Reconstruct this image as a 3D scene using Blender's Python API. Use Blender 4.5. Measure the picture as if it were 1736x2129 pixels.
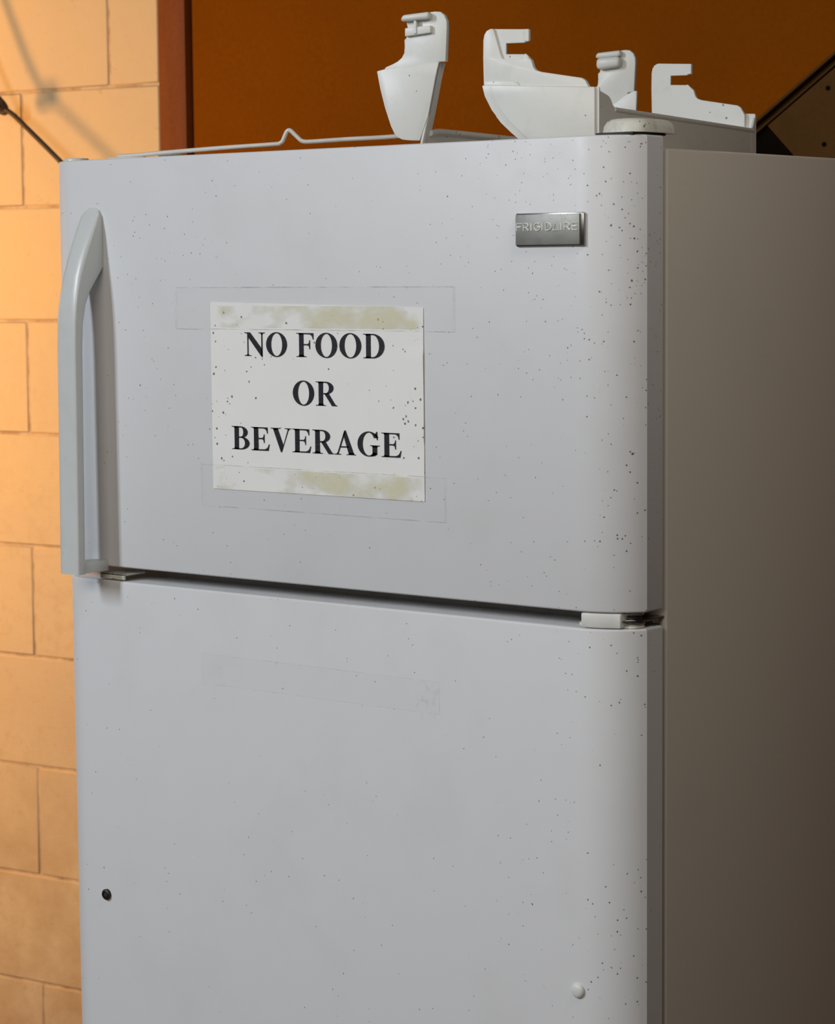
import bpy, bmesh, math, random
from mathutils import Vector, Matrix

for o in list(bpy.data.objects):
    bpy.data.objects.remove(o, do_unlink=True)
scene = bpy.context.scene
col = scene.collection
R = math.radians

# ------------------------------------------------------------------ camera
def look_matrix(yaw, pitch, roll, loc):
    f = Vector((-math.sin(yaw) * math.cos(pitch), math.cos(yaw) * math.cos(pitch), math.sin(pitch)))
    r = Vector((math.cos(yaw), math.sin(yaw), 0))
    u = r.cross(f)
    r2 = r * math.cos(roll) + u * math.sin(roll)
    u2 = u * math.cos(roll) - r * math.sin(roll)
    m = Matrix((r2, u2, -f)).transposed().to_4x4()
    m.translation = loc
    return m

cam_data = bpy.data.cameras.new('camera')
cam = bpy.data.objects.new('camera', cam_data)
col.objects.link(cam)
cam.matrix_world = look_matrix(0.67209, -0.09852, -0.00887, Vector((1.97989, -1.84505, 1.56203)))
cam_data.sensor_fit = 'VERTICAL'
cam_data.sensor_height = 36.0
cam_data.lens = 5119.08 / 2129 * 36.0
cam_data.clip_start = 0.05
cam_data.dof.use_dof = True
cam_data.dof.focus_distance = 2.5
cam_data.dof.aperture_fstop = 16.0
scene.camera = cam

# ------------------------------------------------------------------ world, lamps and added fill lights
world = bpy.data.worlds.new('world')
scene.world = world
world.use_nodes = True
bg = world.node_tree.nodes['Background']
bg.inputs[0].default_value = (1.0, 0.84, 0.68, 1)
bg.inputs[1].default_value = 0.016

def area(name, loc, target, sx, sy, energy, color):
    d = bpy.data.lights.new(name, 'AREA')
    d.shape = 'RECTANGLE'
    d.size, d.size_y = sx, sy
    d.energy = energy
    d.color = color
    o = bpy.data.objects.new(name, d)
    col.objects.link(o)
    o.location = loc
    o.rotation_euler = (Vector(target) - Vector(loc)).to_track_quat('-Z', 'Y').to_euler()
    return o

# cool twin-tube ceiling fixture in front of and left of the fridge
area('ceiling_tube', (-1.00, -2.8, 2.8), (-0.60, -1.30, 0.6), 0.12, 1.3, 32.5, (0.83, 0.915, 1.0))
area('ceiling_tube', (-0.80, -2.8, 2.8), (-0.40, -1.30, 0.6), 0.12, 1.3, 32.5, (0.83, 0.915, 1.0))
# warm lamp beside the block wall
area('warm_lamp', (-2.270, -0.108, 1.60), (-2.22, 1.086, 1.55), 0.35, 0.60, 36.5, (1.0, 0.50, 0.135))
# added soft warm fill from the front right, no known source
area('room_fill', (1.25, -3.3, 2.7), (1.0, -2.2, 0.8), 2.4, 1.0, 46, (1.0, 0.89, 0.78))
# added weak fill to brighten the fridge's right side and rounded edge
area('side_fill', (1.40, -0.35, 2.40), (0.80, 0.2, 1.5), 0.4, 0.4, 3.2, (1.0, 0.95, 0.86))

scene.view_settings.view_transform = 'Standard'
scene.view_settings.look = 'None'
scene.view_settings.gamma = 1.0
scene.view_settings.use_curve_mapping = False
scene.view_settings.exposure = 0.0

# ------------------------------------------------------------------ materials
class Mat:
    """small wrapper for building procedural node materials"""
    def __init__(self, name):
        self.m = bpy.data.materials.new(name)
        self.m.use_nodes = True
        self.t = self.m.node_tree
        self.b = self.t.nodes['Principled BSDF']
        self.out = self.t.nodes['Material Output']
        self.co = None
    def n(self, kind, **kw):
        nd = self.t.nodes.new(kind)
        for k, v in kw.items():
            if k.startswith('i_'):
                nd.inputs[k[2:].replace('_', ' ')].default_value = v
            else:
                setattr(nd, k, v)
        return nd
    def link(self, a, b):
        self.t.links.new(a, b)
    def coord(self):
        if self.co is None:
            self.co = self.n('ShaderNodeTexCoord').outputs['Object']
        return self.co
    def scaled(self, sc):
        mp = self.n('ShaderNodeMapping')
        mp.inputs['Scale'].default_value = sc
        self.link(self.coord(), mp.inputs['Vector'])
        return mp.outputs[0]
    def noise(self, scale, detail=4, rough=0.55, vec=None):
        nd = self.n('ShaderNodeTexNoise')
        nd.inputs['Scale'].default_value = scale
        nd.inputs['Detail'].default_value = detail
        nd.inputs['Roughness'].default_value = rough
        self.link(vec or self.coord(), nd.inputs['Vector'])
        return nd.outputs['Fac']
    def ramp(self, fac, lo, hi, a=0.0, b=1.0):
        nd = self.n('ShaderNodeMapRange')
        nd.inputs['From Min'].default_value = lo
        nd.inputs['From Max'].default_value = hi
        nd.inputs['To Min'].default_value = a
        nd.inputs['To Max'].default_value = b
        self.link(fac, nd.inputs['Value'])
        return nd.outputs['Result']
    def math(self, op, a, b=None, c=None):
        nd = self.n('ShaderNodeMath', operation=op)
        for i, v in enumerate((a, b, c)):
            if v is None:
                continue
            if isinstance(v, (int, float)):
                nd.inputs[i].default_value = v
            else:
                self.link(v, nd.inputs[i])
        return nd.outputs[0]
    def mix(self, fac, a, b):
        nd = self.n('ShaderNodeMix', data_type='RGBA')
        for i, v in ((0, fac), (6, a), (7, b)):
            if isinstance(v, (int, float)):
                nd.inputs[i].default_value = v
            elif isinstance(v, tuple):
                nd.inputs[i].default_value = v if len(v) == 4 else (*v, 1)
            else:
                self.link(v, nd.inputs[i])
        return nd.outputs[2]
    def xyz(self):
        nd = self.n('ShaderNodeSeparateXYZ')
        self.link(self.coord(), nd.inputs[0])
        return nd.outputs
    def bump(self, h, strength=0.2, dist=0.001):
        nd = self.n('ShaderNodeBump')
        nd.inputs['Strength'].default_value = strength
        nd.inputs['Distance'].default_value = dist
        self.link(h, nd.inputs['Height'])
        self.link(nd.outputs[0], self.b.inputs['Normal'])
    def set(self, color=None, rough=None, metal=None, spec=None):
        for key, v in (('Base Color', color), ('Roughness', rough), ('Metallic', metal), ('Specular IOR Level', spec)):
            if v is None:
                continue
            if isinstance(v, tuple):
                v = v if len(v) == 4 else (*v, 1)
                self.b.inputs[key].default_value = v
            elif isinstance(v, (int, float)):
                self.b.inputs[key].default_value = v
            else:
                self.link(v, self.b.inputs[key])
        return self
    def specks(self, scale, size, prob):
        """little scattered dirt dots: prob is the share of cells (socket or number) that carry one"""
        nd = self.n('ShaderNodeTexVoronoi')
        nd.inputs['Scale'].default_value = scale
        wob = self.n('ShaderNodeVectorMath', operation='ADD')
        nz = self.n('ShaderNodeTexNoise')
        nz.inputs['Scale'].default_value = scale * 2.2
        self.link(self.coord(), nz.inputs['Vector'])
        sc = self.n('ShaderNodeVectorMath', operation='SCALE')
        sc.inputs['Scale'].default_value = 0.5 / scale
        self.link(nz.outputs['Color'], sc.inputs[0])
        self.link(self.coord(), wob.inputs[0])
        self.link(sc.outputs[0], wob.inputs[1])
        self.link(wob.outputs[0], nd.inputs['Vector'])
        sep = self.n('ShaderNodeSeparateColor')
        self.link(nd.outputs['Color'], sep.inputs[0])
        pick = self.math('LESS_THAN', sep.outputs[0], prob)
        rad = self.ramp(sep.outputs[1], 0, 1, size * 0.45, size)
        near = self.math('LESS_THAN', nd.outputs['Distance'], rad)
        return self.math('MULTIPLY', pick, near)

def enamel(name, base, side=False):
    m = Mat(name)
    x = m.xyz()
    edge = m.ramp(x[0], 0.56, 0.76, 0.16, 1.0)
    top = m.ramp(x[2], 1.15, 1.70, 0.25, 1.0)
    clump = m.ramp(m.noise(9, 2), 0.38, 0.66, 0.15, 1.0)
    dens = m.math('MULTIPLY', m.math('MULTIPLY', edge, top), clump)
    s1 = m.specks(420, 0.40, m.math('MULTIPLY', dens, 0.17))
    s2 = m.specks(190, 0.24, m.math('MULTIPLY', dens, 0.06))
    s3 = m.specks(110, 0.10, 0.012)
    corner_x = m.ramp(x[0], 0.68, 0.745, 0.0, 1.0)
    corner_z = m.ramp(x[2], 1.50, 1.675, 0.05, 1.0)
    s4 = m.specks(480, 0.46, m.math('MULTIPLY', m.math('MULTIPLY', corner_x, corner_z), m.math('MULTIPLY', clump, 0.22)))
    sp = m.math('MAXIMUM', m.math('MAXIMUM', s1, s2), m.math('MAXIMUM', s3, s4))
    if side:
        sp = s3
    smudge = m.ramp(m.noise(7, 5, 0.6), 0.50, 0.80, 0.0, 0.16)
    c = m.mix(smudge, base, (0.44, 0.43, 0.37))
    c = m.mix(m.math('MULTIPLY', sp, 0.85), c, (0.055, 0.045, 0.03))
    m.set(c, m.ramp(m.noise(25, 3), 0.3, 0.7, 0.36, 0.46), 0, 0.5)
    m.bump(m.noise(520, 2), 0.06, 0.0006)
    return m.m

def plastic(name, base, rough=0.4, dirt=0.25, speck=0.01):
    m = Mat(name)
    d = m.ramp(m.noise(38, 5, 0.65), 0.52, 0.80, 0.0, dirt)
    c = m.mix(d, base, (0.30, 0.27, 0.19))
    c = m.mix(m.math('MULTIPLY', m.specks(260, 0.32, speck), 0.8), c, (0.08, 0.06, 0.03))
    m.set(c, rough, 0, 0.45)
    return m.m

M = {}
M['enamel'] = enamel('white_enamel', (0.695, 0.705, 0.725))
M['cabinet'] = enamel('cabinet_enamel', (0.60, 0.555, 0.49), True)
M['plastic'] = plastic('white_plastic', (0.73, 0.745, 0.72), 0.38, 0.18, 0.012)
M['cap'] = plastic('dirty_white_cap', (0.66, 0.66, 0.60), 0.45, 0.75, 0.22)
M['handle'] = plastic('handle_plastic', (0.61, 0.635, 0.63), 0.30, 0.10, 0.006)
M['wire'] = plastic('coated_wire', (0.66, 0.63, 0.58), 0.3, 0.35, 0.01)
M['gasket'] = plastic('grey_gasket', (0.075, 0.068, 0.045), 0.8, 0.6, 0.05)
M['dark'] = Mat('dark_metal').set((0.03, 0.03, 0.028), 0.45, 0.6).m
M['cord'] = plastic('brown_cord', (0.055, 0.028, 0.014), 0.55, 0.2, 0.0)

mm = Mat('brushed_metal')
mm.set(mm.mix(m_f := mm.ramp(mm.noise(60, 4, 0.6), 0.35, 0.7), (0.60, 0.60, 0.57), (0.46, 0.46, 0.42)), 0.55, 0.75)
mm.set(mm.mix(mm.math('MULTIPLY', mm.specks(420, 0.34, 0.05), 0.85), mm.mix(m_f, (0.37, 0.37, 0.345), (0.29, 0.29, 0.265)), (0.05, 0.045, 0.035)))
M['metal'] = mm.m
M['letter'] = Mat('letter_metal').set((0.92, 0.92, 0.90), 0.5, 0.0).m
M['chrome'] = Mat('chrome').set((0.75, 0.75, 0.73), 0.2, 1.0).m
M['chrome_dark'] = Mat('dull_chrome').set((0.30, 0.30, 0.28), 0.25, 1.0).m

mp = Mat('paper')
pc = mp.mix(mp.ramp(mp.noise(30, 4), 0.4, 0.75, 0, 0.25), (0.86, 0.86, 0.845), (0.79, 0.78, 0.73))
xs = mp.xyz()
dx = mp.math('ABSOLUTE', mp.math('SUBTRACT', xs[0], 0.383))
pe = mp.ramp(dx, 0.07, 0.135, 0.10, 1.0)
pcl = mp.ramp(mp.noise(22, 3), 0.35, 0.62, 0.1, 1.0)
pd = mp.math('MULTIPLY', pe, pcl)
psp = mp.math('MAXIMUM', mp.specks(330, 0.44, mp.math('MULTIPLY', pd, 0.12)), mp.specks(170, 0.26, mp.math('MULTIPLY', pd, 0.06)))
mp.set(mp.mix(mp.math('MULTIPLY', psp, 0.85), pc, (0.07, 0.055, 0.04)), 0.75, 0, 0.25)
M['paper'] = mp.m

mi = Mat('black_ink')
wv = mi.noise(1, 3, 0.6, mi.scaled((40, 40, 900)))
mi.set(mi.mix(mi.ramp(wv, 0.56, 0.72, 0, 0.35), (0.011, 0.011, 0.016), (0.10, 0.10, 0.11)), 0.5, 0, 0.4)
M['ink'] = mi.m

def tape(name, x0, x1, z0, z1, stain, stain_band, dirt=0.5):
    """clear sticky tape: mostly see-through, yellowed glue blotches, grime caught along its edges"""
    m = Mat(name)
    x = m.xyz()
    ex = m.math('MINIMUM', m.math('SUBTRACT', x[0], x0), m.math('SUBTRACT', x1, x[0]))
    ez = m.math('MINIMUM', m.math('SUBTRACT', x[2], z0), m.math('SUBTRACT', z1, x[2]))
    e = m.math('MINIMUM', ex, ez)
    rim = m.ramp(e, 0.0001, 0.0008, 0.6, 0.0)
    rim = m.math('MULTIPLY', rim, m.ramp(m.noise(45, 4, 0.7), 0.36, 0.66, 0.0, dirt))
    grime_or_blotch = m.ramp(m.noise(80, 5, 0.7), 0.62, 0.82, 0.0, 0.30)
    blot = m.ramp(m.noise(1, 3, 0.5, m.scaled((19, 19, 30))), 0.42, 0.60, 0.0, 1.0)
    b0, b1, bx0, bx1 = stain_band
    inb = m.math('MULTIPLY', m.math('GREATER_THAN', x[2], b0), m.math('LESS_THAN', x[2], b1))
    inx = m.math('MULTIPLY', m.ramp(x[0], bx0, bx0 + 0.01), m.ramp(x[0], bx1 - 0.01, bx1, 1.0, 0.0))
    blot = m.math('MULTIPLY', m.math('MULTIPLY', blot, inb), m.math('MULTIPLY', inx, stain))
    c = m.mix(blot, (0.66, 0.66, 0.60), (0.82, 0.78, 0.48))
    c = m.mix(m.math('MAXIMUM', rim, grime_or_blotch), c, (0.16, 0.15, 0.11))
    m.set(c, 0.3, 0, 0.5)
    alpha = m.math('MAXIMUM', m.math('MAXIMUM', m.math('MULTIPLY', blot, 0.30), rim), m.math('MAXIMUM', m.math('MULTIPLY', grime_or_blotch, 0.35), 0.012))
    m.link(alpha, m.b.inputs['Alpha'])
    return m.m

def block_paint():
    m = Mat('painted_block')
    geo = m.n('ShaderNodeNewGeometry')
    vec = geo.outputs['Position']
    big = m.noise(3.0, 5, 0.65, vec)
    mid = m.noise(34, 5, 0.75, vec)
    z = m.n('ShaderNodeSeparateXYZ')
    m.link(vec, z.inputs[0])
    low = m.ramp(z.outputs[2], 0.40, 1.45, 1.0, 0.12)      # stains get stronger towards the lower courses
    stain = m.math('MULTIPLY', m.ramp(mid, 0.47, 0.84), low)
    grime_or_blotch = m.math('MULTIPLY', m.ramp(m.noise(6.5, 6, 0.7, vec), 0.34, 0.66), m.ramp(z.outputs[2], 0.35, 0.95, 0.85, 0.0))  # broad blotches, denser and darker towards the floor
    stain = m.math('MAXIMUM', stain, grime_or_blotch)
    stain = m.math('MAXIMUM', stain, m.math('MULTIPLY', m.ramp(m.noise(75, 3, 0.6, vec), 0.64, 0.76), 0.45))
    c = m.mix(m.ramp(big, 0.35, 0.7), (0.80, 0.585, 0.31), (0.75, 0.56, 0.335))
    c = m.mix(m.math('MULTIPLY', stain, 0.62), c, (0.42, 0.19, 0.055))
    m.set(c, 0.6, 0, 0.3)
    m.bump(m.noise(210, 4, 0.65, vec), 0.35, 0.002)
    return m.m
M['block'] = block_paint()
mo = Mat('painted_mortar')
mo.set(mo.mix(mo.ramp(mo.noise(30, 4), 0.42, 0.68), (0.70, 0.51, 0.31), (0.46, 0.29, 0.15)), 0.75, 0, 0.2)
mo.bump(mo.noise(180, 4), 0.4, 0.002)
M['mortar'] = mo.m

def wood(name, a, b, rough=0.5, sc=(14, 14, 1.6), spec=0.2):
    m = Mat(name)
    g = m.noise(1.0, 6, 0.6, m.scaled(sc))
    f = m.noise(150, 3, 0.6)
    c = m.mix(m.ramp(g, 0.3, 0.72), a, b)
    c = m.mix(m.ramp(f, 0.4, 0.75, 0, 0.25), c, tuple(v * 0.5 for v in a))
    m.set(c, rough, 0, spec)
    m.bump(g, 0.1, 0.002)
    return m.m
M['panel'] = wood('brown_panel', (0.250, 0.068, 0.0013), (0.205, 0.056, 0.0011), 0.85, (3, 3, 3), 0.03)
M['jamb'] = wood('red_brown_wood', (0.20, 0.050, 0.007), (0.26, 0.072, 0.018), 0.6, (30, 30, 2.5), 0.15)
M['board'] = wood('dark_brown_wood', (0.105, 0.052, 0.013), (0.075, 0.038, 0.010), 0.8, (8, 8, 8), 0.1)
M['shade_nail_black'] = wood('shade_and_nail_black', (0.004, 0.003, 0.002), (0.007, 0.005, 0.003), 0.9, (8, 8, 8), 0.02)  # near-black for the painted shade block, also used on the nail heads
mf = Mat('concrete_floor')
mf.set(mf.mix(mf.ramp(mf.noise(6, 6), 0.3, 0.7), (0.10, 0.085, 0.07), (0.16, 0.14, 0.12)), 0.8, 0, 0.3)
mf.bump(mf.noise(90, 4), 0.3, 0.003)
M['floor'] = mf.m

# ------------------------------------------------------------------ mesh helpers
def tag(o, label=None, cat=None, group=None, kind=None):
    for k, v in (('label', label), ('category', cat), ('group', group), ('kind', kind)):
        if v:
            o[k] = v
    return o

def empty(name, loc, rz=0.0):
    o = bpy.data.objects.new(name, None)
    o.empty_display_size = 0.1
    col.objects.link(o)
    o.location = loc
    o.rotation_euler = (0, 0, rz)
    return o

def mesh_obj(name, bm, mat, parent=None, world_space=False, smooth=40):
    bmesh.ops.remove_doubles(bm, verts=bm.verts, dist=1e-6)
    bmesh.ops.recalc_face_normals(bm, faces=bm.faces)
    me = bpy.data.meshes.new(name)
    bm.to_mesh(me)
    bm.free()
    me.materials.append(mat)
    if smooth:
        me.polygons.foreach_set('use_smooth', [True] * len(me.polygons))
        me.set_sharp_from_angle(angle=R(smooth))
    o = bpy.data.objects.new(name, me)
    col.objects.link(o)
    if parent is not None:
        o.parent = parent
        if world_space:
            top = parent
            m = Matrix.Identity(4)
            while top is not None:
                m = Matrix.Translation(top.location) @ Matrix.Rotation(top.rotation_euler[2], 4, 'Z') @ m if top.parent is None else m
                top = top.parent
            o.matrix_parent_inverse = m.inverted() if parent.parent is None else Matrix.Identity(4)
    return o

def prism(bm, pts, t0, t1, fn, bevel=0.0, seg=2):
    """extrude outline pts (p,q) from t0 to t1; fn(p,q,t) gives the position"""
    tmp = bmesh.new()
    a = [tmp.verts.new(fn(p, q, t0)) for p, q in pts]
    b = [tmp.verts.new(fn(p, q, t1)) for p, q in pts]
    tmp.faces.new(a)
    tmp.faces.new(b[::-1])
    n = len(pts)
    for i in range(n):
        tmp.faces.new((a[i], b[i], b[(i + 1) % n], a[(i + 1) % n]))
    bmesh.ops.recalc_face_normals(tmp, faces=tmp.faces)
    if bevel > 0:
        ed = [e for e in tmp.edges if len(e.link_faces) == 2 and e.calc_face_angle(0) > R(35)]
        bmesh.ops.bevel(tmp, geom=ed, offset=bevel, offset_type='OFFSET', segments=seg, profile=0.5, affect='EDGES', clamp_overlap=True)
    me = bpy.data.meshes.new('tmp')
    tmp.to_mesh(me)
    tmp.free()
    bm.from_mesh(me)
    bpy.data.meshes.remove(me)
    return bm

XZ = lambda p, q, t: (p, t, q)       # outline in x,z, depth along y
XY = lambda p, q, t: (p, q, t)       # outline in x,y, height along z
YZ = lambda p, q, t: (t, p, q)       # outline in y,z, depth along x

def box(bm, x0, x1, y0, y1, z0, z1, bevel=0.0, seg=2):
    return prism(bm, [(x0, y0), (x1, y0), (x1, y1), (x0, y1)], z0, z1, XY, bevel, seg)

def tube(bm, pts, rad, sides=12, caps=True):
    pts = [Vector(p) for p in pts]
    rads = rad if isinstance(rad, (list, tuple)) else [rad] * len(pts)
    rings = []
    prev = None
    for i, p in enumerate(pts):
        d = (pts[min(i + 1, len(pts) - 1)] - pts[max(i - 1, 0)]).normalized()
        if prev is None:
            ref = Vector((0, 0, 1)) if abs(d.z) < 0.9 else Vector((1, 0, 0))
            u = d.cross(ref).normalized()
        else:
            u = (prev - d * prev.dot(d)).normalized()
        prev = u
        v = d.cross(u)
        rings.append([bm.verts.new(p + (u * math.cos(2 * math.pi * k / sides) + v * math.sin(2 * math.pi * k / sides)) * rads[i]) for k in range(sides)])
    for a, b in zip(rings, rings[1:]):
        for k in range(sides):
            bm.faces.new((a[k], a[(k + 1) % sides], b[(k + 1) % sides], b[k]))
    if caps:
        bm.faces.new(rings[0])
        bm.faces.new(rings[-1][::-1])
    return bm

def smooth_path(pts, n=6):
    pts = [Vector(p) for p in pts]
    out = []
    for i in range(len(pts) - 1):
        p0, p1, p2, p3 = pts[max(i - 1, 0)], pts[i], pts[i + 1], pts[min(i + 2, len(pts) - 1)]
        for k in range(n):
            t = k / n
            out.append(0.5 * ((2 * p1) + (p2 - p0) * t + (2 * p0 - 5 * p1 + 4 * p2 - p3) * t * t + (3 * p1 - p0 - 3 * p2 + p3) * t ** 3))
    out.append(pts[-1])
    return out

def lathe(bm, prof, centre, axis='Z', sides=28):
    c = Vector(centre)
    rings = []
    for r, h in prof:
        ring = []
        for k in range(sides):
            a = 2 * math.pi * k / sides
            v = {'Z': (r * math.cos(a), r * math.sin(a), h), 'Y': (r * math.cos(a), h, r * math.sin(a))}[axis]
            ring.append(bm.verts.new(c + Vector(v)))
        rings.append(ring)
    for a, b in zip(rings, rings[1:]):
        for k in range(sides):
            bm.faces.new((a[k], a[(k + 1) % sides], b[(k + 1) % sides], b[k]))
    bm.faces.new(rings[0])
    bm.faces.new(rings[-1][::-1])
    return bm

NB = bmesh.new

# ------------------------------------------------------------------ the setting
WY, WD = 0.09847688, 1.32233        # heading of the back wall against the fridge, and its distance
def wp(s, off, z):
    """a point of the back wall: s along it, off behind its face, z up"""
    return (s * math.cos(WY) - off * math.sin(WY), WD + s * math.sin(WY) + off * math.cos(WY), z)
WALLFN = lambda s, z, off: wp(s, off, z)

bm = NB()
box(bm, -5, 4.5, -5.5, 2.2, -0.05, 0.0)
tag(mesh_obj('floor', bm, M['floor'], smooth=0), 'bare grey concrete floor under the fridge', kind='structure')

S0, S1 = -3.4, -1.0214
PITCH, XJ, ZC = 0.2032, -1.3352, 1.8809
bm = NB()
prism(bm, [(S0, 0), (S1, 0), (S1, 2.9), (S0, 2.9)], 0.0028, 0.12, WALLFN)
wall_back = mesh_obj('wall_back', bm, M['mortar'], smooth=0)
tag(wall_back, 'peach painted concrete block wall left of the fridge', kind='structure')
random.seed(4)
k0 = -math.ceil((ZC - 0.0) / PITCH)
J = 0.0022
for k in range(k0, 6):
    z0, z1 = ZC + k * PITCH, ZC + (k + 1) * PITCH        # course above joint line k
    z0 = max(z0, 0.0)
    z1 = min(z1, 2.9)
    if z1 - z0 < 0.03:
        continue
    shift = XJ if k % 2 else XJ + PITCH                  # k = -1 is the course just under the first joint
    n = math.floor((S0 - shift) / (2 * PITCH))
    while shift + n * 2 * PITCH < S1:
        a = max(shift + n * 2 * PITCH, S0)
        b = min(shift + (n + 1) * 2 * PITCH, S1)
        n += 1
        if b - a < 0.02:
            continue
        bm = NB()
        proud = random.uniform(-0.0006, 0.0006)
        prism(bm, [(a + J, z0 + J), (b - J, z0 + J), (b - J, z1 - J), (a + J, z1 - J)], proud, 0.05, WALLFN, 0.0022, 1)
        mesh_obj('block', bm, M['block'], wall_back)

bm = NB()
prism(bm, [(-0.9487, 0), (2.6, 0), (2.6, 2.9), (-0.9487, 2.9)], 0.0, 0.03, WALLFN, 0.0008, 1)
tag(mesh_obj('wall_right', bm, M['panel'], smooth=0), 'plain brown wood panel wall behind the fridge', kind='structure')
bm = NB()
prism(bm, [(-1.0214, 0), (-0.9632, 0), (-0.9632, 2.9), (-1.0214, 2.9)], -0.002, 0.16, WALLFN, 0.002, 2)
tag(mesh_obj('trim_1', bm, M['jamb']), 'red-brown wooden jamb between block wall and brown panel', kind='structure')

# slanting board leaning against the panel, right of the fridge
brd = empty('slanting_board', wp(0.45, -0.12, 1.55), WY)
ang = math.atan2(1.8562 - 1.7709, 0.2709 - 0.1575)
ca, sa = math.cos(ang), math.sin(ang)
px, pz = 0.1575, 1.7709
def strip(u0, u1, v0, v1):
    """a strip along the slant: u along it, v down from its upper edge"""
    return [(px + u * ca + v * sa, pz + u * sa - v * ca) for u, v in ((u0, v0), (u1, v0), (u1, v1), (u0, v1))]
U0, U1 = -0.36, 1.05
def board_part(name, poly, o0, o1, mat, bev):
    bm = NB()
    prism(bm, poly, o0, o1, WALLFN, bev, 1)
    return mesh_obj(name, bm, mat, brd, True)
q = strip(U0, U1, 0.018, 0.34)
board_part('plank', [(0.1680, 1.7590), q[1], q[2], (0.50, 1.42), (0.43, 1.48)], -0.118, -0.098, M['board'], 0.001)
board_part('shade_block', [q[0], (0.1680, 1.7590), (0.43, 1.48), (0.30, 1.30), (-0.05, 1.30)], -0.112, -0.098, M['shade_nail_black'], 0.001)  # near-black block standing in for the shadow patch beside the plank
board_part('edge_lath', strip(U0, U1, 0.0, 0.0045), -0.126, -0.098, M['board'], 0.001)
board_part('edge_lath', strip(U0, U1, 0.0045, 0.011), -0.110, -0.098, M['board'], 0.0008)
board_part('edge_lath', strip(U0, U1, 0.011, 0.014), -0.119, -0.098, M['board'], 0.0008)
board_part('batten', strip(0.30, 0.36, 0.03, 0.32), -0.098, -0.003, M['board'], 0.001)
board_part('batten', strip(0.80, 0.86, 0.03, 0.32), -0.098, -0.003, M['board'], 0.001)
for s, z in ((0.2598, 1.8072), (0.2546, 1.7298), (0.42, 1.86), (0.44, 1.78)):
    bm = NB()
    c = wp(s, -0.118, z)
    lathe(bm, [(0.0032, -0.0012), (0.0036, 0.0)], c, 'Y', 12)
    mesh_obj('nail_head', bm, M['shade_nail_black'], brd, True)
tag(brd, 'dark brown slanting wooden board with nail heads behind the fridge top', 'board')

# ------------------------------------------------------------------ the fridge
W = 0.755
ZT, ZFB, ZLT, ZCAB = 1.680, 1.2472, 1.2322, 1.6690
YB, YC = 0.056, 0.064
fridge = empty('refrigerator', (W / 2, 0.38, 0.0))
tag(fridge, 'white top-freezer refrigerator with speckled doors', 'refrigerator')
def fpart(name, bm, mat, parent=None, smooth=40):
    o = mesh_obj(name, bm, mat, parent or fridge, True, smooth)
    return o

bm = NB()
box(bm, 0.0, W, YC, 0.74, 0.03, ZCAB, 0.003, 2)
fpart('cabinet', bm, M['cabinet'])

def corner(wide, deep, tm, n=12):
    """quarter-like curve that rounds a door edge: from (0,0) on the front to (wide,deep) at the side"""
    kx, ky = wide / math.sin(tm), deep / (1 - math.cos(tm))
    return [(kx * math.sin(tm * i / n), ky * (1 - math.cos(tm * i / n))) for i in range(n + 1)]
LCUR = 0.044
def door_outline(x0=0.0):
    right = [(0.698 + x, y) for x, y in corner(0.057, 0.030, R(58))]
    left = [(x0 + LCUR - x, y) for x, y in reversed(corner(LCUR, 0.030, R(70)))]
    return [(x0, YB)] + left + right + [(W, YB)]
def door(name, z0, z1, x0=0.0):
    bm = NB()
    out = door_outline(x0)
    n = len(out)
    rings = []
    r = 0.0026
    levels = [(z0, r)] + [(z0 + r * (1 - math.cos(R(t))), r * (1 - math.sin(R(t)))) for t in (30, 60, 90)]
    levels += [(z1 - r * (1 - math.cos(R(t))), r * (1 - math.sin(R(t)))) for t in (90, 60, 30)] + [(z1, r)]
    for z, ins in levels:
        ring = []
        for x, y in out:
            cxn = 1 if x > W / 2 else -1
            ix = x - cxn * ins if (x < x0 + 0.001 or x > W - 0.001) else x
            iy = y + ins * max(0.0, 1 - y / 0.03) if y < 0.03 else y
            if y >= YB - 1e-6:
                iy = y
            # slide along the curve's normal
            if x0 + 0.001 <= x <= W - 0.001 and (x < x0 + LCUR or x > 0.698):
                f = (x - 0.698) / 0.057 if x > 0.5 else (x0 + LCUR - x) / LCUR
                ix = x - cxn * ins * f
            ring.append(bm.verts.new((ix, iy, z)))
        rings.append(ring)
    for p, q in zip(rings, rings[1:]):
        for i in range(n):
            bm.faces.new((p[i], p[(i + 1) % n], q[(i + 1) % n], q[i]))
    bm.faces.new(rings[0])
    bm.faces.new(rings[-1][::-1])
    return fpart(name, bm, M['enamel'], smooth=24)
freezer_door = door('freezer_door', ZFB, ZT)
main_door = door('fridge_door', 0.11, ZLT, 0.006)
for z0, z1, par in ((ZFB + 0.012, ZT - 0.014, freezer_door), (0.13, ZLT - 0.012, main_door)):
    bm = NB()
    box(bm, 0.012, W - 0.012, YB - 0.001, YC + 0.001, z0, z1)
    mesh_obj('door_gasket', bm, M['gasket'], par, True)
bm = NB()
box(bm, 0.02, W - 0.02, 0.03, 0.09, 0.02, 0.10, 0.004)
fpart('kick_plate', bm, M['gasket'])
for x in (0.06, 0.70):
    for y in (0.12, 0.68):
        bm = NB()
        lathe(bm, [(0.02, 0.0), (0.02, 0.008), (0.009, 0.01), (0.009, 0.031)], (x, y, 0), 'Z', 16)
        fpart('leveling_foot', bm, M['dark'])

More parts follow.
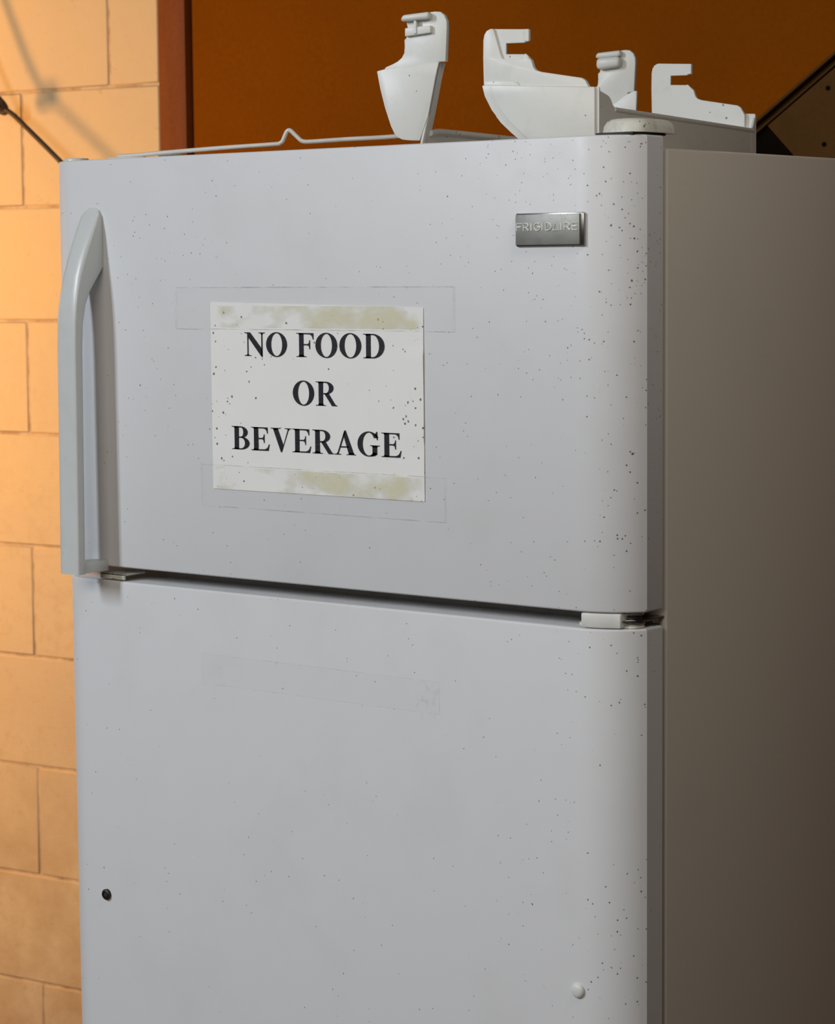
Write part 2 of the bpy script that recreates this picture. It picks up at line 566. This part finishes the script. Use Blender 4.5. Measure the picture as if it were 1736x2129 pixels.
# handle: a broad bar that springs from the freezer door and runs straight down
stations = [  # outer y,z   inner y,z   half width
    (-0.0003, 1.6292, 0.0010, 1.6290, 0.0050),
    (-0.0018, 1.6268, 0.0010, 1.6255, 0.0105),
    (-0.0055, 1.6215, 0.0010, 1.6185, 0.0138),
    (-0.0140, 1.6070, 0.0010, 1.6010, 0.0150),
    (-0.0225, 1.5900, 0.0010, 1.5800, 0.0150),
    (-0.0295, 1.5740, 0.0000, 1.5670, 0.0150),
    (-0.0355, 1.5570, -0.0100, 1.5550, 0.0150),
    (-0.0395, 1.5410, -0.0200, 1.5420, 0.0150),
    (-0.0420, 1.5260, -0.0272, 1.5270, 0.0150),
    (-0.0438, 1.5080, -0.0312, 1.5080, 0.0150),
    (-0.0446, 1.4800, -0.0330, 1.4800, 0.0150),
    (-0.0452, 1.4000, -0.0340, 1.4000, 0.0150),
    (-0.0460, 1.3200, -0.0350, 1.3200, 0.0150),
    (-0.0468, 1.2600, -0.0358, 1.2600, 0.0150),
    (-0.0470, 1.2425, -0.0358, 1.2425, 0.0150)]
HX = 0.0755
bm = NB()
rings = []
sec = [(-1.0, 0.60), (-0.98, 0.34), (-0.90, 0.15), (-0.74, 0.05), (-0.4, 0.0), (0.35, 0.0), (0.78, 0.02), (0.92, 0.07), (0.98, 0.15), (1.0, 0.28), (1.0, 0.88), (0.93, 1.0), (-0.93, 1.0), (-1.0, 0.88)]
for oy, oz, iy, iz, hw in stations:
    rings.append([bm.verts.new((HX + u * hw, oy + (iy - oy) * v, oz + (iz - oz) * v)) for u, v in sec])
for p, q in zip(rings, rings[1:]):
    for i in range(len(sec)):
        bm.faces.new((p[i], p[(i + 1) % len(sec)], q[(i + 1) % len(sec)], q[i]))
bm.faces.new(rings[0])
bm.faces.new(rings[-1][::-1])
handle = mesh_obj('handle', bm, M['handle'], freezer_door, True, 60)
handle['label'] = 'grey-white vertical pull handle'
bm = NB()
box(bm, HX - 0.0125, HX + 0.0125, -0.037, 0.0005, 1.2428, 1.2545, 0.0012, 2)
mesh_obj('handle_foot', bm, M['handle'], freezer_door, True)
bm = NB()
box(bm, HX - 0.003, HX + 0.034, 0.002, 0.034, 1.2378, 1.2400, 0.0006, 1)
box(bm, HX - 0.003, HX + 0.034, 0.002, 0.0045, 1.2335, 1.2400, 0.0006, 1)
mesh_obj('handle_bracket', bm, M['cap'], freezer_door, True)

# top left plug of the door
bm = NB()
lathe(bm, [(0.0135, 0.0), (0.0135, 0.0022), (0.0125, 0.0034), (0.0, 0.0036)], (0.0275, 0.024, ZT - 0.0002), 'Z', 28)
mesh_obj('hinge_hole_plug', bm, M['handle'], freezer_door, True)

# top hinge with its cover
bm = NB()
box(bm, 0.707, 0.748, 0.018, 0.072, ZT + 0.0004, ZT + 0.0026, 0.0005, 1)
fpart('hinge_leaf', bm, M['dark'])
bm = NB()
pts = []
for (cxp, cyp, a0) in ((0.722, 0.040, 180), (0.734, 0.040, 270), (0.734, 0.078, 0), (0.722, 0.078, 90)):
    for i in range(7):
        t = R(a0 + 15 * i)
        pts.append((cxp + 0.018 * math.cos(t), cyp + 0.018 * math.sin(t)))
rings = []
for z, ins in ((ZT + 0.0028, 0.0), (ZT + 0.0085, 0.0008), (ZT + 0.0125, 0.003), (ZT + 0.0148, 0.0065), (ZT + 0.0156, 0.0105)):
    ring = []
    for x, y in pts:
        mx, my = 0.728, 0.059
        dx, dy = x - mx, y - my
        ring.append(bm.verts.new((mx + dx * (1 - ins / 0.024), my + dy * (1 - ins / 0.037), z)))
    rings.append(ring)
for p, q in zip(rings, rings[1:]):
    for i in range(len(pts)):
        bm.faces.new((p[i], p[(i + 1) % len(pts)], q[(i + 1) % len(pts)], q[i]))
bm.faces.new(rings[0])
bm.faces.new(rings[-1][::-1])
fpart('hinge_cover', bm, M['cap'])

# middle hinge between the doors
hz = (ZFB + ZLT) / 2
hinge = NB()
prism(hinge, [(0.712, 0.013), (0.735, 0.012), (0.748, 0.022), (0.752, 0.040), (0.752, YC + 0.002), (0.70, YC + 0.002)], hz - 0.0012, hz + 0.0008, XY, 0.0004, 1)
hinge = fpart('middle_hinge', hinge, M['chrome_dark'])
bm = NB()
out = [(x, y) for x, y in door_outline() if 0.70 < x < 0.744]
cov = [(0.702, 0.0005)] + [(x, y + 0.0006) for x, y in out if x < 0.737] + [(0.738, 0.012), (0.738, 0.030), (0.702, 0.030)]
prism(bm, cov, ZLT + 0.0008, ZFB - 0.0008, XY, 0.0012, 2)
mesh_obj('hinge_cap', bm, M['plastic'], hinge, True)
for z, r, mat in ((ZFB - 0.0018, 0.0105, 'chrome'), (hz + 0.0020, 0.0085, 'chrome_dark'), (hz - 0.0030, 0.0112, 'chrome'), (ZLT + 0.0014, 0.0110, 'cap')):
    bm = NB()
    lathe(bm, [(r - 0.0006, -0.0012), (r, -0.0006), (r, 0.0006), (r - 0.0006, 0.0012)], (0.7395, 0.030, z), 'Z', 28)
    mesh_obj('washer', bm, M[mat], hinge, True)
bm = NB()
lathe(bm, [(0.004, 0.0), (0.004, ZFB - ZLT)], (0.7395, 0.030, ZLT), 'Z', 16)
mesh_obj('hinge_pin', bm, M['chrome_dark'], hinge, True)
bm = NB()
lathe(bm, [(0.0025, 0.0), (0.0025, 0.004)], (0.7505, 0.050, hz - 0.004), 'Z', 12)
mesh_obj('hinge_screw', bm, M['chrome'], hinge, True)
bm = NB()
lathe(bm, [(0.0038, 0.0), (0.0038, 0.0022), (0.002, 0.003)], (0.690, 0.022, ZLT), 'Z', 16)
mesh_obj('hinge_stop', bm, M['cap'], hinge, True)

# screw and plug on the lower door where its handle used to be
bm = NB()
lathe(bm, [(0.0058, 0.0), (0.0058, -0.0030), (0.0048, -0.0040), (0.0030, -0.0042), (0.0026, -0.0022)], (0.0755, 0.0, 0.8868), 'Y', 20)
sc = mesh_obj('screw', bm, M['dark'], main_door, True)
bm = NB()
for k in range(3):
    t = R(60 * k + 15)
    prism(bm, [(-0.0022, -0.0005), (0.0022, -0.0005), (0.0022, 0.0005), (-0.0022, 0.0005)], -0.0034, -0.0024,
          lambda p, q, y: (0.0755 + p * math.cos(t) - q * math.sin(t), y, 0.8868 + p * math.sin(t) + q * math.cos(t)))
mesh_obj('screw_star', bm, M['chrome'], main_door, True)
bm = NB()
lathe(bm, [(0.0072, 0.0), (0.0070, -0.0014), (0.0058, -0.0028), (0.0036, -0.0037), (0.001, -0.0040)], (0.6985, 0.0, 0.8905), 'Y', 24)
mesh_obj('hole_plug', bm, M['plastic'], main_door, True, 60)

# maker's badge
bx0, bx1, bz0, bz1 = 0.6325, 0.7085, 1.5812, 1.6116
bm = NB()
prism(bm, [(bx0, bz0), (bx1, bz0), (bx1, bz1), (bx0, bz1)], 0.0, -0.0028, XZ, 0.0011, 2)
badge = mesh_obj('badge', bm, M['chrome_dark'], freezer_door, True)
bm = NB()
prism(bm, [(bx0 + 0.0012, bz0 + 0.0014), (bx1 - 0.0034, bz0 + 0.0014), (bx1 - 0.0034, bz1 - 0.0012), (bx0 + 0.0012, bz1 - 0.0012)], -0.0015, -0.0050, XZ, 0.0006, 2)
mesh_obj('badge_face', bm, M['metal'], freezer_door, True)
def arc(cx, cy, rx, ry, a0, a1, n=10):
    return [(cx + rx * math.cos(R(a0 + (a1 - a0) * i / n)), cy + ry * math.sin(R(a0 + (a1 - a0) * i / n))) for i in range(n + 1)]
STROKE = {
    'F': (0.62, [[(0, 0), (0, 1), (0.62, 1)], [(0, 0.52), (0.5, 0.52)]]),
    'R': (0.68, [[(0, 0), (0, 1), (0.36, 1)] + arc(0.36, 0.72, 0.28, 0.28, 90, -90) + [(0, 0.44)], [(0.34, 0.44), (0.68, 0)]]),
    'I': (0.0, [[(0, 0), (0, 1)]]),
    'G': (0.82, [arc(0.45, 0.5, 0.45, 0.5, 50, 360, 20), [(0.9, 0.5), (0.5, 0.5)]]),
    'D': (0.76, [[(0, 0), (0, 1), (0.28, 1)] + arc(0.28, 0.5, 0.48, 0.5, 90, -90, 12) + [(0, 0)]]),
    'A': (0.90, [[(0, 0), (0.45, 1), (0.9, 0), (0, 0)]]),
    'E': (0.62, [[(0.62, 1), (0, 1), (0, 0), (0.62, 0)], [(0, 0.52), (0.56, 0.52)]]),
}
fx0, fx1 = bx0 + 0.0012, bx1 - 0.0034
fw = fx1 - fx0
starts = [(400, 480), (505, 580), (622, 622), (668, 755), (790, 790), (845, 930), (950, 1045), (1078, 1078), (1130, 1210), (1245, 1320)]
bm = NB()
lz, lh = bz0 + 0.0014 + 0.0131, 0.0066
for ch, (c0, c1) in zip('FRIGIDAIRE', starts):
    w, st = STROKE[ch]
    X0 = fx0 + fw * (c0 - 375) / 975
    XW = fw * (c1 - c0) / 975
    for s in st:
        tube(bm, [(X0 + (p / w * XW if w else 0), -0.0053, lz + q * lh) for p, q in s], 0.00055, 6)
o = mesh_obj('badge_lettering', bm, M['letter'], freezer_door, True, 60)
o['label'] = 'raised letters reading FRIGIDAIRE'

# ------------------------------------------------------------------ the paper sign
SX0, SX1, SZ0, SZ1 = 0.2443, 0.5215, 1.3388, 1.5300
sign = empty('paper_sign', ((SX0 + SX1) / 2, 0.0, SZ0))
bm = NB()
nx, nz = 40, 28
grid = {}
random.seed(2)
for i in range(nx + 1):
    for j in range(nz + 1):
        x = SX0 + (SX1 - SX0) * i / nx
        z = SZ0 + (SZ1 - SZ0) * j / nz - 0.0055 * (i / nx) * (j / nz) + 0.0006 * i / nx
        y = -0.0008 - 0.0003 * math.sin(i * 0.5) * math.sin(j * 0.35) - (0.0008 * max(0, (i - 36) / 4) if 8 < j < 22 else 0)
        for s, dy in ((0, 0.0), (1, 0.0003)):
            grid[i, j, s] = bm.verts.new((x, y + dy, z))
for i in range(nx):
    for j in range(nz):
        bm.faces.new((grid[i, j, 0], grid[i + 1, j, 0], grid[i + 1, j + 1, 0], grid[i, j + 1, 0]))
        bm.faces.new((grid[i, j, 1], grid[i, j + 1, 1], grid[i + 1, j + 1, 1], grid[i + 1, j, 1]))
for i in range(nx):
    bm.faces.new((grid[i, 0, 0], grid[i, 0, 1], grid[i + 1, 0, 1], grid[i + 1, 0, 0]))
    bm.faces.new((grid[i, nz, 0], grid[i + 1, nz, 0], grid[i + 1, nz, 1], grid[i, nz, 1]))
for j in range(nz):
    bm.faces.new((grid[0, j, 0], grid[0, j + 1, 0], grid[0, j + 1, 1], grid[0, j, 1]))
    bm.faces.new((grid[nx, j, 0], grid[nx, j, 1], grid[nx, j + 1, 1], grid[nx, j + 1, 0]))
mesh_obj('sheet', bm, M['paper'], sign, True)

def rect(x0, y0, x1, y1):
    return [(x0, y0), (x1, y0), (x1, y1), (x0, y1)]
def ring_arc(cx, cy, orx, ory, irx, iry, a0, a1, n=28):
    """list of quads of an elliptical ring"""
    o = arc(cx, cy, orx, ory, a0, a1, n)
    i = arc(cx, cy, irx, iry, a0, a1, n)
    return [[o[k], o[k + 1], i[k + 1], i[k]] for k in range(n)]
def serif(x0, x1, y, up, s0, s1):
    """bracketed foot or head serif from x0 to x1 for a stem s0..s1"""
    d = 1 if up else -1
    return [(x0, y), (x1, y), (x1, y + d * 19), (s1 + 22, y + d * 26), (s1, y + d * 60), (s0, y + d * 60), (s0 - 22, y + d * 26), (x0, y + d * 19)]
STEM = [rect(109, 0, 259, 676), serif(16, 352, 0, True, 109, 259)]
HEAD = [[(16, 676), (259, 676), (259, 640), (109, 620), (87, 650), (16, 657)]]
TOPARM = [[(259, 676), (583, 676), (583, 498), (558, 498), (546, 560), (510, 612), (460, 636), (400, 640), (259, 640)]]
MIDARM = [rect(259, 330, 385, 367), [(385, 367), (420, 385), (440, 425), (447, 476), (471, 476), (471, 222), (447, 222), (440, 275), (420, 312), (385, 330)]]
GLYPH = {
    'N': (722, [[(16, 676), (212, 676), (628, 190), (628, -18), (597, -18), (118, 570), (118, 620), (90, 650), (16, 657)],
                rect(118, 0, 152, 590), serif(18, 250, 0, True, 118, 152), rect(592, -18, 628, 676), serif(500, 712, 676, False, 592, 628)]),
    'O': (778, ring_arc(389, 338, 354, 353, 186, 322, 0, 360, 48)),
    'F': (611, STEM + HEAD + TOPARM + MIDARM),
    'E': (667, STEM[:1] + [[(16, 0), (259, 0), (259, 36), (109, 56), (87, 26), (16, 19)]] + HEAD + TOPARM + MIDARM +
          [[(259, 0), (602, 0), (641, 190), (614, 190), (588, 122), (540, 68), (470, 40), (259, 36)]]),
    'D': (722, STEM[:1] + HEAD + [[(16, 0), (259, 0), (259, 36), (109, 56), (87, 26), (16, 19)], rect(259, 640, 320, 676), rect(259, 0, 320, 36)] +
          ring_arc(320, 338, 365, 338, 200, 302, 90, -90)),
    'B': (667, STEM[:1] + HEAD + [[(16, 0), (259, 0), (259, 36), (109, 56), (87, 26), (16, 19)], rect(259, 640, 330, 676), rect(259, 340, 330, 376), rect(259, 0, 330, 36)] +
          ring_arc(330, 508, 232, 168, 82, 132, 90, -90) + ring_arc(330, 188, 290, 188, 135, 152, 90, -90)),
    'R': (722, STEM + HEAD + [rect(259, 640, 340, 676), rect(259, 322, 340, 358), [(290, 345), (440, 352), (625, 85), (665, 35), (715, 19), (715, 0), (540, 0)]] +
          ring_arc(340, 499, 258, 177, 104, 141, 90, -90)),
    'V': (722, [[(92, 660), (258, 660), (436, 205), (392, -18), (352, -18)], [(375, -18), (404, 80), (598, 660), (634, 660), (394, -18)],
                serif(14, 352, 676, False, 110, 245), serif(487, 706, 676, False, 600, 628)]),
    'A': (722, [[(338, 690), (364, 610), (140, 15), (100, 15)], [(338, 690), (384, 690), (655, 15), (478, 15), (306, 560)],
                rect(208, 205, 480, 243), serif(9, 232, 0, True, 110, 130), serif(402, 708, 0, True, 490, 640)]),
    'G': (778, ring_arc(398, 338, 361, 353, 193, 320, 32, 315, 40) +
          [[(610, 640), (640, 690), (668, 690), (682, 455), (656, 455), (630, 540), (575, 612)], rect(512, 40, 660, 290), serif(438, 750, 309, False, 512, 660), [(512, 60), (660, 80), (600, 12), (480, -8)]]),
}
def text_line(word, x0, x1, z0, z1):
    adv = [(250 if c == ' ' else GLYPH[c][0]) for c in word]
    total = sum(adv) - 32
    sx, sz = (x1 - x0) / total, (z1 - z0) / 676
    bm = NB()
    pen = -16
    for c, w in zip(word, adv):
        if c != ' ':
            for poly in GLYPH[c][1]:
                bm.faces.new([bm.verts.new((x0 + (pen + p) * sx, -0.00125, z0 + q * sz)) for p, q in poly])
        pen += w
    bmesh.ops.recalc_face_normals(bm, faces=bm.faces)
    o = mesh_obj('lettering', bm, M['ink'], sign, True, 0)
    o['label'] = 'bold black serif letters reading ' + word
text_line('NO FOOD', 0.2910, 0.4745, 1.4758, 1.4996)
text_line('OR', 0.3545, 0.4130, 1.4280, 1.4520)
text_line('BEVERAGE', 0.2718, 0.4940, 1.3806, 1.4042)

def tape_strip(name, parent, x0, x1, z0, z1, y, mat, skew=0.0):
    bm = NB()
    n = 24
    prism(bm, [(x0 + (x1 - x0) * i / n, z0 + skew * i / n) for i in range(n + 1)] + [(x1 - (x1 - x0) * i / n, z1 + skew * (1 - i / n)) for i in range(n + 1)], y, y - 0.00012, XZ)
    return mesh_obj(name, bm, mat, parent, True, 0)
tape_strip('tape_strip', sign, 0.1955, 0.5585, 1.5025, 1.5455, -0.0016, tape('clear_tape', 0.1955, 0.5585, 1.5025, 1.5455, 0.85, (1.5045, 1.5265, 0.252, 0.52), 0.8))
tape_strip('tape_strip', sign, 0.2275, 0.5465, 1.3210, 1.3640, -0.0016, tape('clear_tape', 0.2275, 0.5465, 1.3210, 1.3640, 0.9, (1.3395, 1.3625, 0.246, 0.522), 0.7))
tag(sign, 'white paper sign reading NO FOOD OR BEVERAGE taped to the freezer door', 'sign')

# remains of tape on the lower door
old = tape_strip('tape_remnant', None, 0.2235, 0.5370, 1.1340, 1.1660, -0.0002, tape('old_tape', 0.2235, 0.5370, 1.1340, 1.1660, 0.12, (1.135, 1.165, 0.226, 0.26), 0.32))
tag(old, 'faint clear tape remnant left on the lower fridge door', 'tape')
bm = NB()
random.seed(11)
g = {}
for i in range(9):
    for j in range(13):
        x = 0.508 + 0.030 * i / 8 + random.uniform(-0.001, 0.001)
        z = 1.126 + 0.040 * j / 12 + random.uniform(-0.001, 0.001)
        lift = 0.0030 * max(0, math.sin((i / 8 + j / 12 - 0.9) * 5)) if j > 8 else 0.0006
        g[i, j] = bm.verts.new((x, -0.0005 - lift * random.uniform(0.4, 1.0), z))
for i in range(8):
    for j in range(12):
        bm.faces.new((g[i, j], g[i + 1, j], g[i + 1, j + 1], g[i, j + 1]))
mt = Mat('crumpled_tape')
mt.set((0.7, 0.7, 0.66), 0.08, 0, 0.8)
mt.link(mt.ramp(mt.noise(120, 4), 0.52, 0.76, 0.0, 0.28), mt.b.inputs['Alpha'])
crumple = mesh_obj('tape_scrap', bm, mt.m, smooth=80)
tag(crumple, 'crumpled clear tape scrap at the end of the tape remnant', 'tape')

# ------------------------------------------------------------------ things on top of the fridge
def bin_part(name, parent, fn, mat='plastic', smooth=40):
    bm = NB()
    fn(bm)
    return mesh_obj(name, bm, M[mat], parent, False, smooth)

def offset_profile(path, t):
    """inner offset of an open profile (left-hand side)"""
    out = []
    for i, p in enumerate(path):
        a = path[max(i - 1, 0)]
        b = path[min(i + 1, len(path) - 1)]
        d = Vector((b[0] - a[0], b[1] - a[1])).normalized()
        out.append((p[0] - d.y * t, p[1] + d.x * t))
    return out

# deep bin: local x across, local y along, z up from the cabinet top
L1 = 0.488
deep = empty('door_bin', (0.66079, 0.0900, ZCAB), R(13.0))
plate_out = [(-0.1200, 0.0640), (-0.1206, 0.0933), (-0.1203, 0.1105), (-0.1192, 0.1155), (-0.1168, 0.1190), (-0.1129, 0.1208), (-0.0733, 0.1188),
             (-0.0731, 0.1079), (-0.0776, 0.1072), (-0.0780, 0.1062), (-0.0975, 0.1066), (-0.0978, 0.0964), (-0.0790, 0.0955), (-0.0775, 0.0962),
             (-0.0703, 0.0893), (-0.0683, 0.0829), (-0.0660, 0.0800), (-0.0609, 0.0781), (-0.0193, 0.0708), (-0.0155, 0.0685), (-0.0105, 0.0600), (-0.0105, 0.045), (-0.1120, 0.045)]
front_layer = [(-0.1200, 0.0640), (-0.1206, 0.0933), (-0.1203, 0.1105), (-0.1192, 0.1155), (-0.1168, 0.1190), (-0.1129, 0.1208), (-0.1094, 0.1206),
               (-0.1025, 0.0971), (-0.1008, 0.0930), (-0.0990, 0.0918), (-0.0772, 0.0912), (-0.0745, 0.0931), (-0.0703, 0.0893), (-0.0683, 0.0829), (-0.0660, 0.0800),
               (-0.0609, 0.0781), (-0.0193, 0.0708), (-0.0155, 0.0685), (-0.0105, 0.0600), (-0.0105, 0.045), (-0.1120, 0.045)]
shell_out = [(-0.1208, 0.0674), (-0.1179, 0.0568), (-0.1109, 0.0438), (-0.1009, 0.0312), (-0.0900, 0.0213), (-0.0790, 0.0125), (-0.0660, 0.0050), (-0.0500, 0.0),
             (-0.0060, 0.0), (-0.0015, 0.0015), (0.0, 0.0060), (0.0, 0.0613)]
inner_face = [(-0.1120, 0.0672), (-0.1080, 0.0568), (-0.1010, 0.0440), (-0.0915, 0.0322), (-0.0815, 0.0228), (-0.0720, 0.0150), (-0.0640, 0.0085), (-0.0500, 0.004),
              (-0.0060, 0.004), (-0.0030, 0.0060), (-0.0030, 0.0615)]
for far in (False, True):
    fn = (lambda p, q, t: (p, L1 - t, q)) if far else (lambda p, q, t: (p, t, q))
    bm = NB()
    prism(bm, shell_out, 0.0035, 0.0070, fn, 0.0012, 2)
    prism(bm, inner_face, 0.0, 0.0040, fn, 0.0018, 2)
    cap = mesh_obj('end_cap', bm, M['plastic'], deep, False, 35)
    bm = NB()
    prism(bm, plate_out, 0.0095, 0.0125, fn, 0.0004, 1)
    prism(bm, front_layer, 0.0065, 0.0100, fn, 0.0009, 2)
    prism(bm, [(-0.1185, 0.0640), (-0.1185, 0.0715), (-0.0885, 0.0706), (-0.0850, 0.0698), (-0.0800, 0.0640)], 0.0045, 0.0075, fn, 0.0012, 2)
    prism(bm, [(-0.0780, 0.1072), (-0.0731, 0.1072), (-0.0731, 0.1188), (-0.0780, 0.1190)], 0.0075, 0.0105, fn, 0.0006, 1)
    mesh_obj('hook_plate', bm, M['plastic'], deep, False, 35)
prof = [(-0.1060, 0.0375), (-0.1009, 0.0312), (-0.0900, 0.0213), (-0.0790, 0.0125), (-0.0660, 0.0050), (-0.0500, 0.0), (-0.0060, 0.0), (-0.0015, 0.0015), (0.0, 0.0060), (0.0, 0.0425)]
inn = offset_profile(prof, 0.0026)
bin_part('tray', deep, lambda bm: prism(bm, prof + inn[::-1], 0.004, L1 - 0.004, lambda p, q, t: (p, t, q)))
bin_part('rim', deep, lambda bm: tube(bm, [(-0.0010, 0.045, 0.0425), (-0.0010, L1 - 0.012, 0.0425)], 0.0024, 10))
for f in (False, True):
    def riser(bm):
        fn = (lambda p, q, t: (t, L1 - p, q)) if f else (lambda p, q, t: (t, p, q))
        prism(bm, [(0.003, 0.004), (0.003, 0.0590), (0.0100, 0.0574), (0.0290, 0.0545), (0.0340, 0.0520), (0.0390, 0.0470), (0.0460, 0.0437), (0.0600, 0.0425), (0.0600, 0.004)] if not f
              else [(0.003, 0.004), (0.003, 0.0590), (0.0080, 0.0570), (0.0150, 0.0470), (0.0220, 0.0435), (0.0220, 0.004)], -0.0026, 0.0001, fn, 0.0006, 1)
    bin_part('corner_riser', deep, riser)
tag(deep, 'deep white plastic door bin with notched hook plates along the fridge side', 'door bin', 'door bins stored on the fridge')

# shallow bin, facing the other way
L2 = 0.515
slim = empty('door_bin', (0.47188, 0.1000, ZCAB), R(12.0))
p2 = [(-0.0690, 0.0700), (-0.0684, 0.0915), (-0.0664, 0.0936), (-0.0586, 0.0963), (-0.0530, 0.0988), (-0.0485, 0.1022), (-0.0458, 0.1066), (-0.0452, 0.1130), (-0.0455, 0.1195), (-0.0430, 0.1215), (-0.0415, 0.1300),
      (-0.0430, 0.1370), (-0.0430, 0.1430), (-0.0112, 0.1456), (-0.0055, 0.1450), (-0.0010, 0.1415), (0.0015, 0.1360), (0.0018, 0.1300), (0.0000, 0.0962), (-0.0075, 0.0962), (-0.0150, 0.0700)]
s2 = [(-0.0760, 0.0900), (-0.0724, 0.0722), (-0.0672, 0.0530), (-0.0609, 0.0352), (-0.0570, 0.0275), (-0.0530, 0.0235), (-0.0480, 0.0212), (-0.0400, 0.0202), (-0.0300, 0.0198), (-0.0288, 0.0198), (-0.0190, 0.0442), (-0.0107, 0.0815), (-0.0069, 0.0960), (-0.0680, 0.0915)]
for far in (False, True):
    fn = (lambda p, q, t: (p, L2 - t, q)) if far else (lambda p, q, t: (p, t, q))
    bm = NB()
    if far:
        prism(bm, [(-0.052, 0.004), (-0.047, 0.060), (-0.035, 0.0735), (-0.022, 0.084), (-0.008, 0.0930), (0.003, 0.0975), (0.0065, 0.0970), (0.0050, 0.060), (-0.022, 0.004)], 0.010, 0.0145, fn, 0.0012, 2)
    prism(bm, s2, 0.0, 0.0050, fn, 0.0009, 2)
    mesh_obj('end_cap', bm, M['plastic'], slim, False, 35)
    bm = NB()
    prism(bm, p2, 0.0012, 0.0075, fn, 0.0009, 2)
    mesh_obj('hook_plate', bm, M['plastic'], slim, False, 35)
    # clip with a rolled upper lip, standing out on the near face of each plate
    t0 = L2 - 0.0075 if far else 0.0012
    gn = lambda p, q, t: (p, t0 - t, q)
    bm = NB()
    prism(bm, [(-0.0462, 0.1368), (-0.0140, 0.1380), (-0.0140, 0.1450), (-0.0440, 0.1432)], -0.001, 0.0085, gn, 0.0030, 4)
    prism(bm, [(-0.0425, 0.1222), (-0.0140, 0.1246), (-0.0140, 0.1318), (-0.0425, 0.1305)] if not far else [(-0.0440, 0.1235), (-0.0140, 0.1258), (-0.0140, 0.1378), (-0.0440, 0.1370)], -0.001, 0.0045 if not far else 0.0110, gn, 0.0010 if not far else 0.0045, 3)
    if not far:
        prism(bm, [(-0.0318, 0.1245), (-0.0290, 0.1245), (-0.0290, 0.1372), (-0.0318, 0.1372)], -0.001, 0.0060, gn, 0.0004, 1)
    mesh_obj('clip', bm, M['plastic'], slim, False, 35)
def flange(bm):
    prism(bm, [(-0.0069, 0.0960), (-0.0107, 0.0815), (-0.0190, 0.0442), (-0.0300, 0.0), (-0.0328, 0.0), (-0.0220, 0.0442), (-0.0137, 0.0815), (-0.0099, 0.0960)], 0.001, 0.016, XZ, 0.0006, 1)
bin_part('flange', slim, flange)
prof2 = [(-0.0560, 0.0120), (-0.0520, 0.0040), (-0.0460, 0.0), (-0.0300, 0.0), (-0.0262, 0.0150), (-0.0225, 0.0300)]
inn2 = offset_profile(prof2, 0.0024)
bin_part('tray', slim, lambda bm: prism(bm, prof2 + inn2[::-1], 0.012, L2 - 0.004, XZ))
bin_part('rim', slim, lambda bm: tube(bm, [(-0.0228, 0.012, 0.0275), (-0.0228, 0.030, 0.0300), (-0.0228, L2 - 0.012, 0.0300)], 0.0030, 10))
tag(slim, 'slim white plastic door bin with clip-on ends standing behind the deep bin', 'door bin', 'door bins stored on the fridge')

# loose wire rail with a kink
wr = empty('wire_rail', (0.1206, 0.019, ZT))
wire_pts = [(0.1030, 0.0122, 1.6826), (0.1206, 0.0190, 1.6832), (0.1463, 0.0288, 1.6850), (0.2125, 0.0538, 1.6888), (0.2680, 0.0748, 1.6912), (0.2735, 0.0769, 1.6921), (0.2762, 0.0780, 1.6940), (0.2786, 0.0789, 1.6992),
            (0.2806, 0.0797, 1.7034), (0.2828, 0.0805, 1.7050), (0.2853, 0.0814, 1.7042), (0.2900, 0.0832, 1.6995), (0.2950, 0.0851, 1.6946), (0.2985, 0.0864, 1.6932), (0.3050, 0.0889, 1.6929), (0.3414, 0.1027, 1.6944), (0.3899, 0.1210, 1.6960), (0.4345, 0.1380, 1.7003)]
bm = NB()
tube(bm, smooth_path(wire_pts, 5), 0.0023, 12)
mesh_obj('rod', bm, M['wire'], wr, True, 60)
bm = NB()
prism(bm, [(0.094, 0.006), (0.132, 0.020), (0.128, 0.032), (0.090, 0.018)], ZT + 0.0001, ZT + 0.0016, XY, 0.0004, 1)
mesh_obj('end_tab', bm, M['wire'], wr, True)
bm = NB()
prism(bm, [(0.140, 0.034), (0.163, 0.042), (0.160, 0.050), (0.137, 0.042)], ZT + 0.0018, ZT + 0.0046, XY, 0.0008, 2)
mesh_obj('end_clip', bm, M['cap'], wr, True)
tag(wr, 'thin white coated wire rail with a kink, left of the plastic bins', 'wire')

# hanging brown cord with a knot in front of the block wall
cd = empty('hanging_cord', wp(-1.3317, -0.06, 1.75), 0)
cp = [(-1.62, 2.60), (-1.52, 2.27), (-1.435, 2.06), (-1.372, 1.92), (-1.3317, 1.8578), (-1.3000, 1.8360), (-1.2660, 1.8093), (-1.1960, 1.7530), (-1.10, 1.672), (-0.98, 1.55), (-0.90, 1.38), (-0.87, 1.1)]
bm = NB()
tube(bm, smooth_path([wp(-1.66, -0.004, 2.70), wp(-1.655, -0.035, 2.67)] + [wp(s, -0.06, z) for s, z in cp] + [wp(-0.865, -0.03, 1.0), wp(-0.865, -0.004, 0.97)], 6), 0.0044, 10)
mesh_obj('cord', bm, M['cord'], cd, True, 60)
bm = NB()
tube(bm, smooth_path([wp(s, o, z) for s, o, z in ((-1.342, -0.070, 1.872), (-1.325, -0.074, 1.868), (-1.318, -0.062, 1.852), (-1.330, -0.050, 1.842), (-1.346, -0.056, 1.850), (-1.344, -0.070, 1.866), (-1.328, -0.072, 1.858), (-1.320, -0.058, 1.846))], 5), 0.0050, 10)
mesh_obj('knot', bm, M['cord'], cd, True, 60)
tag(cd, 'dark brown knotted cord hanging in front of the block wall', 'cord')
